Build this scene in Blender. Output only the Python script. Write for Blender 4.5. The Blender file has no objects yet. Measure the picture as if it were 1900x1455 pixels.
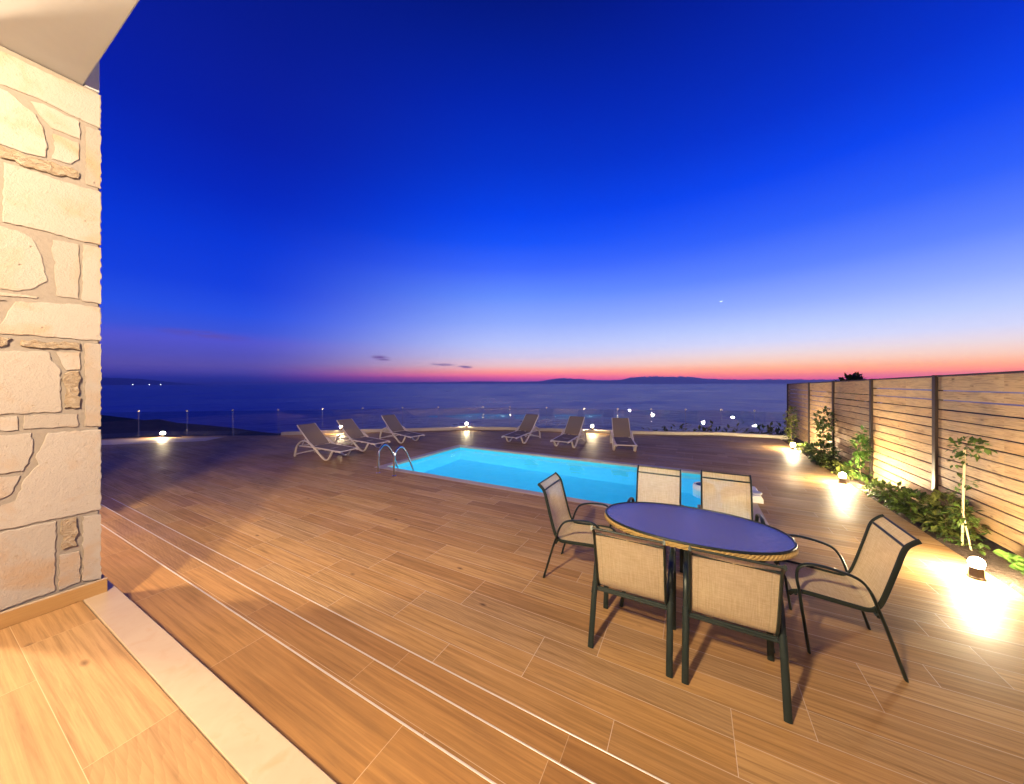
import bpy, bmesh, math, random
from mathutils import Vector, Matrix
R = math.radians
random.seed(11)
HAZE = 4.6e-5; HZ_R, HZ_T = 29500, 600      # haze density, reach and top
scene = bpy.context.scene
C = scene.collection

# ------------------------------------------------------------ camera
cam_d = bpy.data.cameras.new('camera'); cam = bpy.data.objects.new('camera', cam_d); C.objects.link(cam)
cam_d.sensor_width = 36; cam_d.lens = 36*624/1900; cam_d.shift_y = -17.5/1900
cam_d.clip_start = 0.05; cam_d.clip_end = 120000
cam.location = (0, 0, 1.95); cam.rotation_euler = (R(90), 0, R(28.25))
scene.camera = cam

# ------------------------------------------------------------ render / exposure
scene.view_settings.view_transform = 'Standard'; scene.view_settings.look = 'None'
scene.view_settings.exposure = 0; scene.view_settings.gamma = 1
cy = scene.cycles
cy.use_denoising = True
try: cy.denoiser = 'OPENIMAGEDENOISE'
except Exception: pass
cy.max_bounces = 10; cy.transparent_max_bounces = 16; cy.transmission_bounces = 8
cy.sample_clamp_indirect = 4; cy.blur_glossy = 0.5

# ------------------------------------------------------------ node helpers
def s2l(c):
    return tuple((v/255/12.92 if v/255 <= .04045 else ((v/255+.055)/1.055)**2.4) for v in c)
class NT:
    def __init__(s, nt): s.nt = nt; s.n = nt.nodes; s.l = nt.links
    def add(s, t, **kw):
        n = s.n.new(t)
        for k, v in kw.items(): setattr(n, k, v)
        return n
    def put(s, sock, v):
        if isinstance(v, bpy.types.NodeSocket): s.l.new(v, sock)
        else:
            try: sock.default_value = v
            except Exception:
                sock.default_value = (*v, 1) if len(v) == 3 else v[:3]
    def math(s, op, a, b=0, c=0, clamp=False):
        n = s.add('ShaderNodeMath', operation=op, use_clamp=clamp)
        for i, v in enumerate((a, b, c)): s.put(n.inputs[i], v)
        return n.outputs[0]
    def mix(s, f, a, b, blend='MIX'):
        n = s.add('ShaderNodeMix', data_type='RGBA', blend_type=blend)
        s.put(n.inputs[0], f); s.put(n.inputs[6], a if isinstance(a, bpy.types.NodeSocket) else (*a[:3], 1)); s.put(n.inputs[7], b if isinstance(b, bpy.types.NodeSocket) else (*b[:3], 1))
        return n.outputs[2]
    def ramp(s, f, stops, interp='LINEAR'):
        n = s.add('ShaderNodeValToRGB'); cr = n.color_ramp; cr.interpolation = interp
        while len(cr.elements) < len(stops): cr.elements.new(0.5)
        for e, (p, c) in zip(cr.elements, stops):
            e.position = p; e.color = (*c[:3], 1) if hasattr(c, '__len__') else (c, c, c, 1)
        s.put(n.inputs[0], f); return n.outputs[0]
    def comb(s, x, y, z):
        n = s.add('ShaderNodeCombineXYZ'); s.put(n.inputs[0], x); s.put(n.inputs[1], y); s.put(n.inputs[2], z); return n.outputs[0]
    def sep(s, v):
        n = s.add('ShaderNodeSeparateXYZ'); s.put(n.inputs[0], v); return n.outputs
    def vmul(s, v, k):
        n = s.add('ShaderNodeVectorMath', operation='MULTIPLY'); s.put(n.inputs[0], v); n.inputs[1].default_value = k; return n.outputs[0]
    def vadd(s, v, k):
        n = s.add('ShaderNodeVectorMath', operation='ADD'); s.put(n.inputs[0], v); s.put(n.inputs[1], k); return n.outputs[0]
    def noise(s, v, scale=5, detail=4, rough=.5, dist=0, out=0):
        n = s.add('ShaderNodeTexNoise'); s.put(n.inputs['Vector'], v)
        n.inputs['Scale'].default_value = scale; n.inputs['Detail'].default_value = detail
        n.inputs['Roughness'].default_value = rough; n.inputs['Distortion'].default_value = dist
        return n.outputs[out]
    def white(s, v):
        n = s.add('ShaderNodeTexWhiteNoise', noise_dimensions='3D'); s.put(n.inputs['Vector'], v); return n.outputs
    def bump(s, h, strength=.3, dist=.01, normal=None):
        n = s.add('ShaderNodeBump'); n.inputs['Strength'].default_value = strength; n.inputs['Distance'].default_value = dist
        s.put(n.inputs['Height'], h)
        if normal is not None: s.put(n.inputs['Normal'], normal)
        return n.outputs[0]
def new_mat(name):
    m = bpy.data.materials.new(name); m.use_nodes = True; m.node_tree.nodes.clear()
    t = NT(m.node_tree); out = t.add('ShaderNodeOutputMaterial')
    return m, t, out
def pbr(t, out, col, rough=.5, metal=0, normal=None, **kw):
    p = t.add('ShaderNodeBsdfPrincipled')
    t.put(p.inputs['Base Color'], col if isinstance(col, bpy.types.NodeSocket) else (*col[:3], 1))
    t.put(p.inputs['Roughness'], rough); t.put(p.inputs['Metallic'], metal)
    if normal is not None: t.put(p.inputs['Normal'], normal)
    for k, v in kw.items(): t.put(p.inputs[k], v)
    if out is not None: t.l.new(p.outputs[0], out.inputs['Surface'])
    return p.outputs[0]
def wpos(t): return t.add('ShaderNodeNewGeometry').outputs['Position']
def opos(t): return t.add('ShaderNodeTexCoord').outputs['Object']
def speckled(name, col, var=.15, scale=30, rough=.5, metal=0, bump=.15, bdist=.002, **kw):
    m, t, out = new_mat(name); p = opos(t)
    n = t.noise(p, scale, 5, .6)
    c = t.mix(n, tuple(v*(1-var) for v in col), tuple(min(1, v*(1+var)) for v in col))
    pbr(t, out, c, rough, metal, t.bump(n, bump, bdist), **kw)
    return m

# ------------------------------------------------------------ world : dusk sky, sunset glow low in the north-west
SUN_AZ = R(-28.25+48)                       # heading of the afterglow, clockwise from +y
w = bpy.data.worlds.new('World'); scene.world = w; w.use_nodes = True
t = NT(w.node_tree); t.n.clear()
wo = t.add('ShaderNodeOutputWorld'); bg = t.add('ShaderNodeBackground'); t.l.new(bg.outputs[0], wo.inputs[0])
d = t.add('ShaderNodeTexCoord').outputs['Generated']
dx, dy, dz = t.sep(d)
elev = t.math('MULTIPLY', t.math('ARCSINE', dz), 180/math.pi)
az = t.math('ARCTAN2', dx, dy)
daz = t.math('ABSOLUTE', t.math('SUBTRACT', az, SUN_AZ))
daz = t.math('MULTIPLY', t.math('MINIMUM', daz, t.math('SUBTRACT', 2*math.pi, daz)), 180/math.pi)
par = t.math('SQRT', t.math('MAXIMUM', t.math('DIVIDE', elev, 90), 0))
def stops(lst, air):
    # colours read above the haze: what the sky must give so that it still reads so through the sea haze
    o_ = []
    for e, c in lst:
        T = math.exp(-HAZE*min(HZ_R, HZ_T/max(math.sin(R(e)), 1e-4)))
        o_.append((math.sqrt(max(e, 0)/90), tuple(max(.3*v, (v-a*(1-T))/T) for v, a in zip(s2l(c), air))))
    return o_
sk_r = t.ramp(par, stops([(0, (150, 80, 170)), (.55, (230, 104, 160)), (1.2, (255, 140, 146)), (2.0, (255, 177, 154)), (2.9, (252, 205, 192)), (4.1, (238, 218, 226)), (5.6, (214, 216, 252)), (7.5, (190, 205, 255)), (10.5, (150, 175, 255)), (14.8, (98, 134, 255)), (20, (52, 98, 252)), (26, (12, 70, 240)), (32, (0, 52, 208)), (37, (2, 44, 186)), (48, (2, 26, 140)), (75, (2, 12, 85))], (.12, .08, .35)))
sk_m = t.ramp(par, stops([(0, (110, 72, 170)), (.5, (196, 88, 168)), (1.0, (250, 108, 164)), (1.8, (253, 152, 158)), (2.8, (236, 192, 202)), (4.4, (210, 200, 234)), (6.4, (188, 198, 252)), (10, (148, 174, 255)), (14.4, (104, 144, 255)), (18.6, (64, 107, 255)), (22.6, (28, 84, 250)), (26.4, (0, 68, 238)), (33, (0, 52, 204)), (39.3, (0, 40, 180)), (48.5, (3, 27, 130)), (75, (2, 12, 80))], (.09, .07, .35)))
sk_l = t.ramp(par, stops([(0, (25, 36, 122)), (.6, (42, 46, 136)), (1.2, (66, 60, 146)), (2.2, (86, 76, 160)), (3.6, (82, 80, 180)), (5.4, (82, 84, 202)), (6.8, (58, 84, 214)), (9, (40, 80, 225)), (12.5, (22, 64, 220)), (18, (10, 54, 212)), (23.4, (5, 40, 190)), (30, (8, 31, 166)), (36, (10, 29, 152)), (50, (6, 22, 118)), (75, (2, 8, 60))], (.025, .025, .18)))
f1 = t.add('ShaderNodeMapRange', interpolation_type='SMOOTHSTEP'); t.put(f1.inputs[0], daz); f1.inputs[1].default_value = 6; f1.inputs[2].default_value = 50
f2 = t.add('ShaderNodeMapRange', interpolation_type='SMOOTHSTEP'); t.put(f2.inputs[0], daz); f2.inputs[1].default_value = 46; f2.inputs[2].default_value = 88
f3 = t.add('ShaderNodeMapRange'); t.put(f3.inputs[0], daz); f3.inputs[1].default_value = 100; f3.inputs[2].default_value = 180
f3.inputs[3].default_value = 1; f3.inputs[4].default_value = .45
sky = t.mix(f2.outputs[0], t.mix(f1.outputs[0], sk_r, sk_m), sk_l)
sky = t.mix(1.0, sky, t.comb(f3.outputs[0], f3.outputs[0], f3.outputs[0]), 'MULTIPLY')
# thin dusk clouds near the horizon
azd = t.math('MULTIPLY', az, 180/math.pi)
cn = t.noise(t.comb(t.math('MULTIPLY', azd, .55), t.math('MULTIPLY', elev, 4.0), 3.1), 1.0, 5, .6)
cm_tot = None
for (a0, e0, wa, we) in ((-49.5, 3.9, 1.7, .5), (-39.8, 3.0, 2.4, .28), (-36.2, 2.65, 1.5, .28), (-70.5, 6.0, 5, .6)):
    ga = t.math('DIVIDE', t.math('SUBTRACT', azd, a0), wa)
    e2 = t.math('ADD', elev, t.math('MULTIPLY', t.math('SUBTRACT', azd, a0), .12 if we > .3 and wa < 3 else .05))
    ge = t.math('DIVIDE', t.math('SUBTRACT', e2, e0), we)
    q = t.math('SUBTRACT', 1, t.math('ADD', t.math('MULTIPLY', ga, ga), t.math('MULTIPLY', ge, ge)), clamp=True)
    q = t.math('MULTIPLY', q, 1.0 if wa < 4 else .45)
    cm_tot = q if cm_tot is None else t.math('MAXIMUM', cm_tot, q)
cmask = t.math('MULTIPLY', t.math('MULTIPLY', t.math('SUBTRACT', cn, .33), 4.5, clamp=True), cm_tot, clamp=True)
sky = t.mix(t.math('MULTIPLY', cmask, .95), sky, s2l((118, 78, 150)))
t.l.new(sky, bg.inputs[0]); bg.inputs[1].default_value = 1.0

# ------------------------------------------------------------ mesh helpers
def tag(o, label=None, cat=None, group=None, kind=None):
    if label: o['label'] = label
    if cat: o['category'] = cat
    if group: o['group'] = group
    if kind: o['kind'] = kind
    return o
def thing(name, label, cat, loc=(0, 0, 0), rz=0, group=None):
    o = bpy.data.objects.new(name, None); C.objects.link(o); o.empty_display_size = .2
    o.location = loc; o.rotation_euler = (0, 0, rz)
    return tag(o, label, cat, group)
def copy_tree(o, parent=None):
    c = o.copy(); C.objects.link(c)
    if parent is not None: c.parent = parent
    for ch in list(o.children): copy_tree(ch, c)
    return c
class MB:
    def __init__(s): s.bm = bmesh.new()
    def box(s, x0, x1, y0, y1, z0, z1, bev=0, seg=1):
        v = [s.bm.verts.new(p) for p in ((x0, y0, z0), (x1, y0, z0), (x1, y1, z0), (x0, y1, z0), (x0, y0, z1), (x1, y0, z1), (x1, y1, z1), (x0, y1, z1))]
        fs = [s.bm.faces.new([v[i] for i in f]) for f in ((3, 2, 1, 0), (4, 5, 6, 7), (0, 1, 5, 4), (1, 2, 6, 5), (2, 3, 7, 6), (3, 0, 4, 7))]
        if bev:
            es = list({e for f in fs for e in f.edges})
            bmesh.ops.bevel(s.bm, geom=es, offset=bev, segments=seg, affect='EDGES', profile=.5)
        return s
    def prism(s, poly, h0, h1, axis='z', bev=0):
        def P(a, b, h): return {'z': (a, b, h), 'x': (h, a, b), 'y': (a, h, b)}[axis]
        lo = [s.bm.verts.new(P(a, b, h0)) for a, b in poly]; hi = [s.bm.verts.new(P(a, b, h1)) for a, b in poly]
        n = len(poly); fs = [s.bm.faces.new(hi), s.bm.faces.new(lo[::-1])]
        for i in range(n): fs.append(s.bm.faces.new((lo[i], lo[(i+1) % n], hi[(i+1) % n], hi[i])))
        if bev: bmesh.ops.bevel(s.bm, geom=list(fs[0].edges), offset=bev, segments=2, affect='EDGES', profile=.5)
        return s
    def tube(s, pts, r, sides=8, smooth=0, closed=False, r2=None, up=(1, 0, 0), cap=True, taper=None):
        pts = [Vector(p) for p in pts]
        if smooth: pts = catmull(pts, smooth, closed)
        n = len(pts); rings = []; u = Vector(up)
        for i, p in enumerate(pts):
            if closed: tg = pts[(i+1) % n]-pts[i-1]
            else: tg = pts[min(i+1, n-1)]-pts[max(i-1, 0)]
            tg.normalize()
            a = u-tg*u.dot(tg)
            if a.length < 1e-3: a = Vector((0, 0, 1))-tg*tg.z
            if a.length < 1e-3: a = Vector((0, 1, 0))
            a.normalize(); b = tg.cross(a)
            k = 1 if taper is None else taper[0]+(taper[1]-taper[0])*i/max(1, n-1)
            rr2 = r if r2 is None else r2
            rings.append([s.bm.verts.new(p+a*r*k*math.cos(2*math.pi*j/sides)+b*rr2*k*math.sin(2*math.pi*j/sides)) for j in range(sides)])
        m = n if closed else n-1
        for i in range(m):
            A, B = rings[i], rings[(i+1) % n]
            for j in range(sides): s.bm.faces.new((A[j], A[(j+1) % sides], B[(j+1) % sides], B[j]))
        if cap and not closed:
            s.bm.faces.new(rings[0][::-1]); s.bm.faces.new(rings[-1])
        return s
    def lathe(s, prof, c=(0, 0, 0), sides=24):
        rings = []
        for r, z in prof:
            rings.append([s.bm.verts.new((c[0]+max(r, 1e-4)*math.cos(2*math.pi*j/sides), c[1]+max(r, 1e-4)*math.sin(2*math.pi*j/sides), c[2]+z)) for j in range(sides)])
        for A, B in zip(rings, rings[1:]):
            for j in range(sides): s.bm.faces.new((A[j], A[(j+1) % sides], B[(j+1) % sides], B[j]))
        s.bm.faces.new(rings[0][::-1]); s.bm.faces.new(rings[-1])
        return s
    def sheet(s, rows, thick=0):
        g = [[s.bm.verts.new(p) for p in row] for row in rows]
        for A, B in zip(g, g[1:]):
            for j in range(len(A)-1): s.bm.faces.new((A[j], A[j+1], B[j+1], B[j]))
        return s
    def sphere(s, c, r, u=16, v=10, sz=1):
        prof = [(r*math.sin(math.pi*i/v), -r*sz*math.cos(math.pi*i/v)) for i in range(v+1)]
        return s.lathe(prof, c, u)
    def build(s, name, mat, parent=None, smooth=False, loc=None, rot=None):
        bmesh.ops.recalc_face_normals(s.bm, faces=s.bm.faces)
        me = bpy.data.meshes.new(name); s.bm.to_mesh(me); s.bm.free()
        if mat: me.materials.append(mat)
        if smooth:
            for p in me.polygons: p.use_smooth = True
            try: me.set_sharp_from_angle(angle=R(40))
            except Exception: pass
        o = bpy.data.objects.new(name, me); C.objects.link(o)
        if parent is not None: o.parent = parent
        if loc: o.location = loc
        if rot: o.rotation_euler = rot
        return o
def catmull(pts, k, closed=False):
    n = len(pts); out = []
    for i in range(n if closed else n-1):
        if closed: p0, p1, p2, p3 = pts[i-1], pts[i], pts[(i+1) % n], pts[(i+2) % n]
        else: p0, p1, p2, p3 = pts[max(i-1, 0)], pts[i], pts[i+1], pts[min(i+2, n-1)]
        for j in range(k):
            u = j/k
            out.append(.5*((2*p1)+(p2-p0)*u+(2*p0-5*p1+4*p2-p3)*u*u+(3*p1-p0-3*p2+p3)*u**3))
    if not closed: out.append(pts[-1])
    return out
def struct(mb, name, mat, **kw):
    return tag(mb.build(name, mat, **kw), kind='structure')

# ------------------------------------------------------------ materials
def plank_mat(name, wid, length, cols, y0=0., rough=.32, grout=(.55, .45, .36), gw=.0035, seed=0.):
    m, t, out = new_mat(name)
    x, y, z = t.sep(wpos(t))
    v = t.math('DIVIDE', t.math('SUBTRACT', y, y0), wid); row = t.math('FLOOR', v); fv = t.math('FRACT', v)
    ro = t.white(t.comb(row, 7.3+seed, 1.7))[0]
    third = t.math('DIVIDE', t.math('FLOOR', t.math('MULTIPLY', ro, 6)), 6)
    u = t.math('ADD', t.math('DIVIDE', x, length), third); colm = t.math('FLOOR', u); fu = t.math('FRACT', u)
    rnd = t.white(t.comb(row, colm, 3.3+seed)); rv, rc = rnd[0], rnd[1]
    ox = t.vmul(rc, (40, 17, 9))
    base = t.comb(x, y, z)
    gvec = t.vadd(t.vmul(base, (.6, 19, 1)), ox)
    g1 = t.noise(gvec, 2.2, 9, .66, .35)
    g2 = t.noise(t.vadd(t.vmul(base, (3, 90, 1)), ox), 1.5, 4, .6, .3)
    big = t.noise(t.vadd(t.vmul(base, (.8, 3.5, 1)), ox), 1.2, 3, .5, .8)
    # cathedral arches in the grain of some tiles
    gx = t.vadd(t.vmul(base, (1.1, 9, 1)), ox)
    wv = t.add('ShaderNodeTexWave', wave_type='RINGS', rings_direction='Z', wave_profile='SAW'); t.put(wv.inputs[0], gx)
    wv.inputs['Scale'].default_value = 2.4; wv.inputs['Distortion'].default_value = 5; wv.inputs['Detail'].default_value = 3; wv.inputs['Detail Scale'].default_value = 1.2
    c = t.ramp(rv, [(0, cols[0]), (.35, cols[1]), (.65, cols[2]), (1, cols[3])])
    c = t.mix(t.math('MULTIPLY', t.math('SUBTRACT', g1, .45), 3.4, clamp=True), c, tuple(k*.46 for k in cols[1]))
    c = t.mix(t.math('MULTIPLY', t.math('SUBTRACT', .45, g1), 2.2, clamp=True), c, tuple(min(1, k*1.35) for k in cols[2]))
    arch = t.math('MULTIPLY', t.math('GREATER_THAN', rv, .72), t.math('MULTIPLY', wv.outputs['Fac'], .38))
    c = t.mix(arch, c, tuple(k*.45 for k in cols[1]))
    c = t.mix(t.math('MULTIPLY', g2, .55), c, tuple(k*.55 for k in cols[0]))
    c = t.mix(t.math('MULTIPLY', t.math('SUBTRACT', big, .42), 1.8, clamp=True), c, t.mix(.45, c, cols[3]))
    vo = t.add('ShaderNodeTexVoronoi'); t.put(vo.inputs['Vector'], t.vadd(t.vmul(base, (1.6, 3.6, 1)), ox)); vo.inputs['Scale'].default_value = 1.1
    knot = t.math('MULTIPLY', t.math('SUBTRACT', .085, vo.outputs['Distance']), 16, clamp=True)
    c = t.mix(t.math('MULTIPLY', knot, .75), c, (.07, .035, .018))
    dirt = t.noise(base, .9, 6, .65, .6); spot = t.noise(base, 5.5, 4, .7, .4)
    c = t.mix(t.math('MULTIPLY', t.math('SUBTRACT', dirt, .48), 1.8, clamp=True), c, t.mix(.35, c, (.12, .085, .06)))
    c = t.mix(t.math('MULTIPLY', t.math('SUBTRACT', spot, .62), 3, clamp=True), c, t.mix(.3, c, (.10, .07, .045)))
    eu = t.math('MULTIPLY', t.math('MINIMUM', fu, t.math('SUBTRACT', 1, fu)), length)
    ev = t.math('MULTIPLY', t.math('MINIMUM', fv, t.math('SUBTRACT', 1, fv)), wid)
    ge = t.math('LESS_THAN', t.math('MINIMUM', eu, ev), gw/2)
    c = t.mix(t.math('MULTIPLY', ge, t.math('ADD', .45, t.math('MULTIPLY', spot, .8)), clamp=True), c, grout)
    h = t.math('SUBTRACT', t.math('ADD', t.math('MULTIPLY', g1, .4), t.math('MULTIPLY', g2, .35)), t.math('MULTIPLY', ge, .6))
    # each tile lies a hair differently
    rr = t.math('ADD', t.math('ADD', rough, t.math('MULTIPLY', t.math('SUBTRACT', dirt, .5), .5)), t.math('MULTIPLY', t.math('SUBTRACT', g1, .5), .25))
    pbr(t, out, c, rr, 0, t.bump(h, .16, .002), **{'Specular IOR Level': .22})
    return m
DECK = ((.44, .252, .088), (.30, .160, .052), (.54, .33, .125), (.385, .255, .128))
M = {}
M['deck'] = plank_mat('wood_look_tile', .2, 1.2, DECK, y0=1.793, rough=.58)
M['tread'] = plank_mat('step_tile', .5, 1.2, ((.38, .205, .066), (.29, .145, .044), (.43, .245, .085), (.36, .21, .076)), y0=.30, rough=.45, seed=5., grout=(.45, .33, .2), gw=.003)
M['porch'] = plank_mat('porch_tile', .272, 1.2, ((.42, .245, .105), (.355, .20, .082), (.45, .28, .128), (.40, .24, .108)), y0=.345-.272*20, rough=.45, seed=9., grout=(.46, .32, .18), gw=.0025)
M['trim'] = speckled('aluminium_trim', (.55, .52, .47), .15, 60, .35, .3)
m, t, out = new_mat('marble'); p = opos(t)
n1 = t.noise(p, 2.5, 6, .6, 1.5); n2 = t.noise(p, 9, 5, .6, .5)
c = t.mix(n1, (.35, .255, .165), (.46, .37, .265)); c = t.mix(t.math('MULTIPLY', t.math('SUBTRACT', n2, .55), 3, clamp=True), c, (.38, .245, .13))
pbr(t, out, c, .35, 0, t.bump(n2, .08, .002)); M['marble'] = m
m, t, out = new_mat('limestone'); p = wpos(t)
isl = t.add('ShaderNodeNewGeometry').outputs['Random Per Island']
n1 = t.noise(p, 2.8, 5, .6, .6); n2 = t.noise(p, 26, 8, .7); n3 = t.noise(p, 120, 3, .6)
c = t.mix(isl, (.28, .25, .212), (.35, .32, .282))
c = t.mix(t.math('MULTIPLY', t.math('SUBTRACT', n1, .5), 4, clamp=True), c, (.33, .22, .125))
c = t.mix(t.math('MULTIPLY', t.math('SUBTRACT', n2, .60), 5, clamp=True), c, (.22, .16, .10))
vo = t.add('ShaderNodeTexVoronoi'); t.put(vo.inputs['Vector'], p); vo.inputs['Scale'].default_value = 9
pit = t.math('MULTIPLY', t.math('SUBTRACT', .07, vo.outputs['Distance']), 14, clamp=True)
c = t.mix(t.math('MULTIPLY', pit, .5), c, (.35, .26, .17))
hh = t.math('ADD', t.math('MULTIPLY', n2, .7), t.math('SUBTRACT', t.math('MULTIPLY', n3, .35), t.math('MULTIPLY', pit, .8)))
pbr(t, out, c, .85, 0, t.bump(hh, .9, .010)); M['stone'] = m
m, t, out = new_mat('rough_stone'); p = wpos(t)
n2 = t.noise(t.vmul(p, (1, 1, 1.6)), 24, 6, .7, 1.0)
c = t.mix(t.math('MULTIPLY', t.math('SUBTRACT', n2, .4), 4, clamp=True), (.32, .245, .16), (.42, .36, .275))
pbr(t, out, c, .9, 0, t.bump(n2, 1.0, .03)); M['rough_stone'] = m
M['mortar'] = speckled('mortar', (.225, .20, .17), .14, 45, .95, 0, .6, .006)
M['plaster'] = speckled('plaster', (.43, .44, .46), .04, 14, .9, 0, .12, .004)
m, t, out = new_mat('skirting_tile'); p = wpos(t); n = t.noise(t.vmul(p, (1, 2, 40)), 2.2, 6, .6, .8)
pbr(t, out, t.mix(n, (.27, .15, .048), (.40, .24, .088)), .45, 0, t.bump(n, .1, .003)); M['skirting'] = m
m, t, out = new_mat('fence_board'); x, y, z = t.sep(wpos(t))
PITCH = .1395
rowid = t.math('FLOOR', t.math('DIVIDE', t.math('SUBTRACT', z, .03), PITCH)); bay = t.math('FLOOR', t.math('DIVIDE', y, 2.05))
rc = t.white(t.comb(rowid, bay, 2.2)); ox = t.vmul(rc[1], (31, 23, 13))
gv = t.vadd(t.vmul(t.comb(x, y, z), (1, 1.0, 15)), ox)
g1 = t.noise(gv, 2.0, 8, .65, 1.8); g2 = t.noise(t.vadd(t.vmul(t.comb(x, y, z), (1, 3, 120)), ox), 1.2, 4, .6)
blot = t.noise(t.vadd(t.vmul(t.comb(x, y, z), (1, 1.0, 3.0)), ox), 1.5, 4, .6, .8)
c = t.mix(rc[0], (.48, .28, .115), (.57, .38, .185))
c = t.mix(t.math('MULTIPLY', t.math('SUBTRACT', g1, .47), 4, clamp=True), c, (.15, .07, .03))
c = t.mix(t.math('MULTIPLY', t.math('SUBTRACT', blot, .5), 2.6, clamp=True), c, (.30, .22, .15))
c = t.mix(t.math('MULTIPLY', g2, .3), c, (.17, .10, .05))
vo = t.add('ShaderNodeTexVoronoi'); t.put(vo.inputs['Vector'], t.vadd(t.vmul(t.comb(x, y, z), (1, 2.0, 5.0)), ox)); vo.inputs['Scale'].default_value = 1.3
kn = t.math('MULTIPLY', t.math('SUBTRACT', .12, vo.outputs['Distance']), 14, clamp=True)
c = t.mix(t.math('MULTIPLY', kn, .85), c, (.10, .05, .025))
pbr(t, out, c, .7, 0, t.bump(t.math('ADD', g1, t.math('MULTIPLY', g2, .6)), .35, .004)); M['board'] = m
M['dark_metal'] = speckled('brown_metal', (.045, .03, .025), .2, 40, .5, .4)
M['chair_metal'] = speckled('green_black_metal', (.022, .034, .030), .2, 60, .38, .35)
M['steel'] = speckled('stainless_steel', (.66, .66, .66), .05, 40, .14, 1.0, .03)
M['white_plastic'] = speckled('cream_plastic', (.66, .58, .49), .06, 25, .4)
M['soil'] = speckled('soil', (.085, .055, .035), .4, 22, .95, 0, .9, .04)
M['curb'] = speckled('cream_render', (.60, .53, .43), .1, 12, .85, 0, .3, .006)
M['land'] = speckled('scrubland', (.016, .018, .010), .5, .06, 1.0, 0, .5, .5)
M['island'] = speckled('haze_tinted_rock', (.11, .13, .30), .3, .0008, 1.0, 0, 0, 1)  # blue of the airlight put into the rock's base colour
m, t, out = new_mat('sling_fabric'); ob = opos(t); x, y, z = t.sep(ob)
wa = t.math('SINE', t.math('MULTIPLY', x, 900)); wb = t.math('SINE', t.math('MULTIPLY', t.math('ADD', y, z), 900))
wn = t.noise(t.vmul(ob, (85, 3, 3)), 3, 3, .5); wn2 = t.noise(t.vmul(ob, (3, 85, 85)), 3, 3, .5)
sm = t.math('LESS_THAN', t.math('ABSOLUTE', t.math('SUBTRACT', t.math('ABSOLUTE', x), .19)), .003)
c = t.mix(t.math('MULTIPLY', t.math('SUBTRACT', t.math('ADD', wn, wn2), .72), 1.8, clamp=True), (.68, .53, .27), (.90, .77, .47))
c = t.mix(t.math('MULTIPLY', sm, .22), c, (.38, .28, .14))
bs = pbr(t, None, c, .75, 0, t.bump(t.math('ADD', wa, wb), .15, .001))
tl = t.add('ShaderNodeBsdfTranslucent'); t.put(tl.inputs[0], c)
tr = t.add('ShaderNodeBsdfTransparent')
m1 = t.add('ShaderNodeMixShader'); m1.inputs[0].default_value = .22; t.l.new(bs, m1.inputs[1]); t.l.new(tl.outputs[0], m1.inputs[2])
m2 = t.add('ShaderNodeMixShader'); m2.inputs[0].default_value = .17; t.l.new(m1.outputs[0], m2.inputs[1]); t.l.new(tr.outputs[0], m2.inputs[2])
t.l.new(m2.outputs[0], out.inputs[0]); M['sling'] = m
m, t, out = new_mat('brown_mesh_fabric'); ob = opos(t)
wn = t.noise(t.vmul(ob, (8, 70, 8)), 3, 3, .5)
c = t.mix(wn, (.17, .125, .09), (.25, .19, .145))
bs = pbr(t, None, c, .8)
tr = t.add('ShaderNodeBsdfTransparent'); m2 = t.add('ShaderNodeMixShader'); m2.inputs[0].default_value = .1
t.l.new(bs, m2.inputs[1]); t.l.new(tr.outputs[0], m2.inputs[2]); t.l.new(m2.outputs[0], out.inputs[0]); M['brown_sling'] = m
def glass_mat(name, tint=(.92, .97, .97), rough=0., extra=0., bump=None):
    m, t, out = new_mat(name)
    fr = t.add('ShaderNodeFresnel'); fr.inputs[0].default_value = 1.5
    tr = t.add('ShaderNodeBsdfTransparent'); tr.inputs[0].default_value = (*tint, 1)
    gl = t.add('ShaderNodeBsdfGlossy'); gl.inputs['Roughness'].default_value = rough
    if bump:
        n = t.noise(opos(t), bump[0], 3, .5); nb = t.bump(n, bump[1], bump[2]); t.l.new(nb, gl.inputs['Normal'])
    ms = t.add('ShaderNodeMixShader'); t.put(ms.inputs[0], t.math('ADD', fr.outputs[0], extra, clamp=True))
    t.l.new(tr.outputs[0], ms.inputs[1]); t.l.new(gl.outputs[0], ms.inputs[2]); t.l.new(ms.outputs[0], out.inputs[0])
    return m
M['glass'] = glass_mat('clear_glass', (.93, .96, .97), .0, .055)
m, t, out = new_mat('textured_table_glass'); ob = opos(t)
vo = t.add('ShaderNodeTexVoronoi', feature='SMOOTH_F1'); t.put(vo.inputs['Vector'], ob); vo.inputs['Scale'].default_value = 58
vn = t.noise(ob, 260, 2, .5)
hgt = t.math('ADD', vo.outputs['Distance'], t.math('MULTIPLY', vn, .4)); nb = t.bump(hgt, .65, .006)
fr = t.add('ShaderNodeFresnel'); fr.inputs[0].default_value = 1.6; t.l.new(nb, fr.inputs['Normal'])
gl = t.add('ShaderNodeBsdfGlossy'); gl.inputs['Roughness'].default_value = .15; gl.inputs[0].default_value = (.85, .85, 1, 1); t.l.new(nb, gl.inputs['Normal'])
dcol = t.mix(t.math('MULTIPLY', vo.outputs['Distance'], 1.6, clamp=True), (.13, .12, .20), (.29, .26, .37))
df = pbr(t, None, dcol, .35, 0, nb)
tr = t.add('ShaderNodeBsdfTransparent'); tr.inputs[0].default_value = (.90, .89, .96, 1)
ma = t.add('ShaderNodeMixShader'); ma.inputs[0].default_value = .55; t.l.new(df, ma.inputs[1]); t.l.new(tr.outputs[0], ma.inputs[2])
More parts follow.
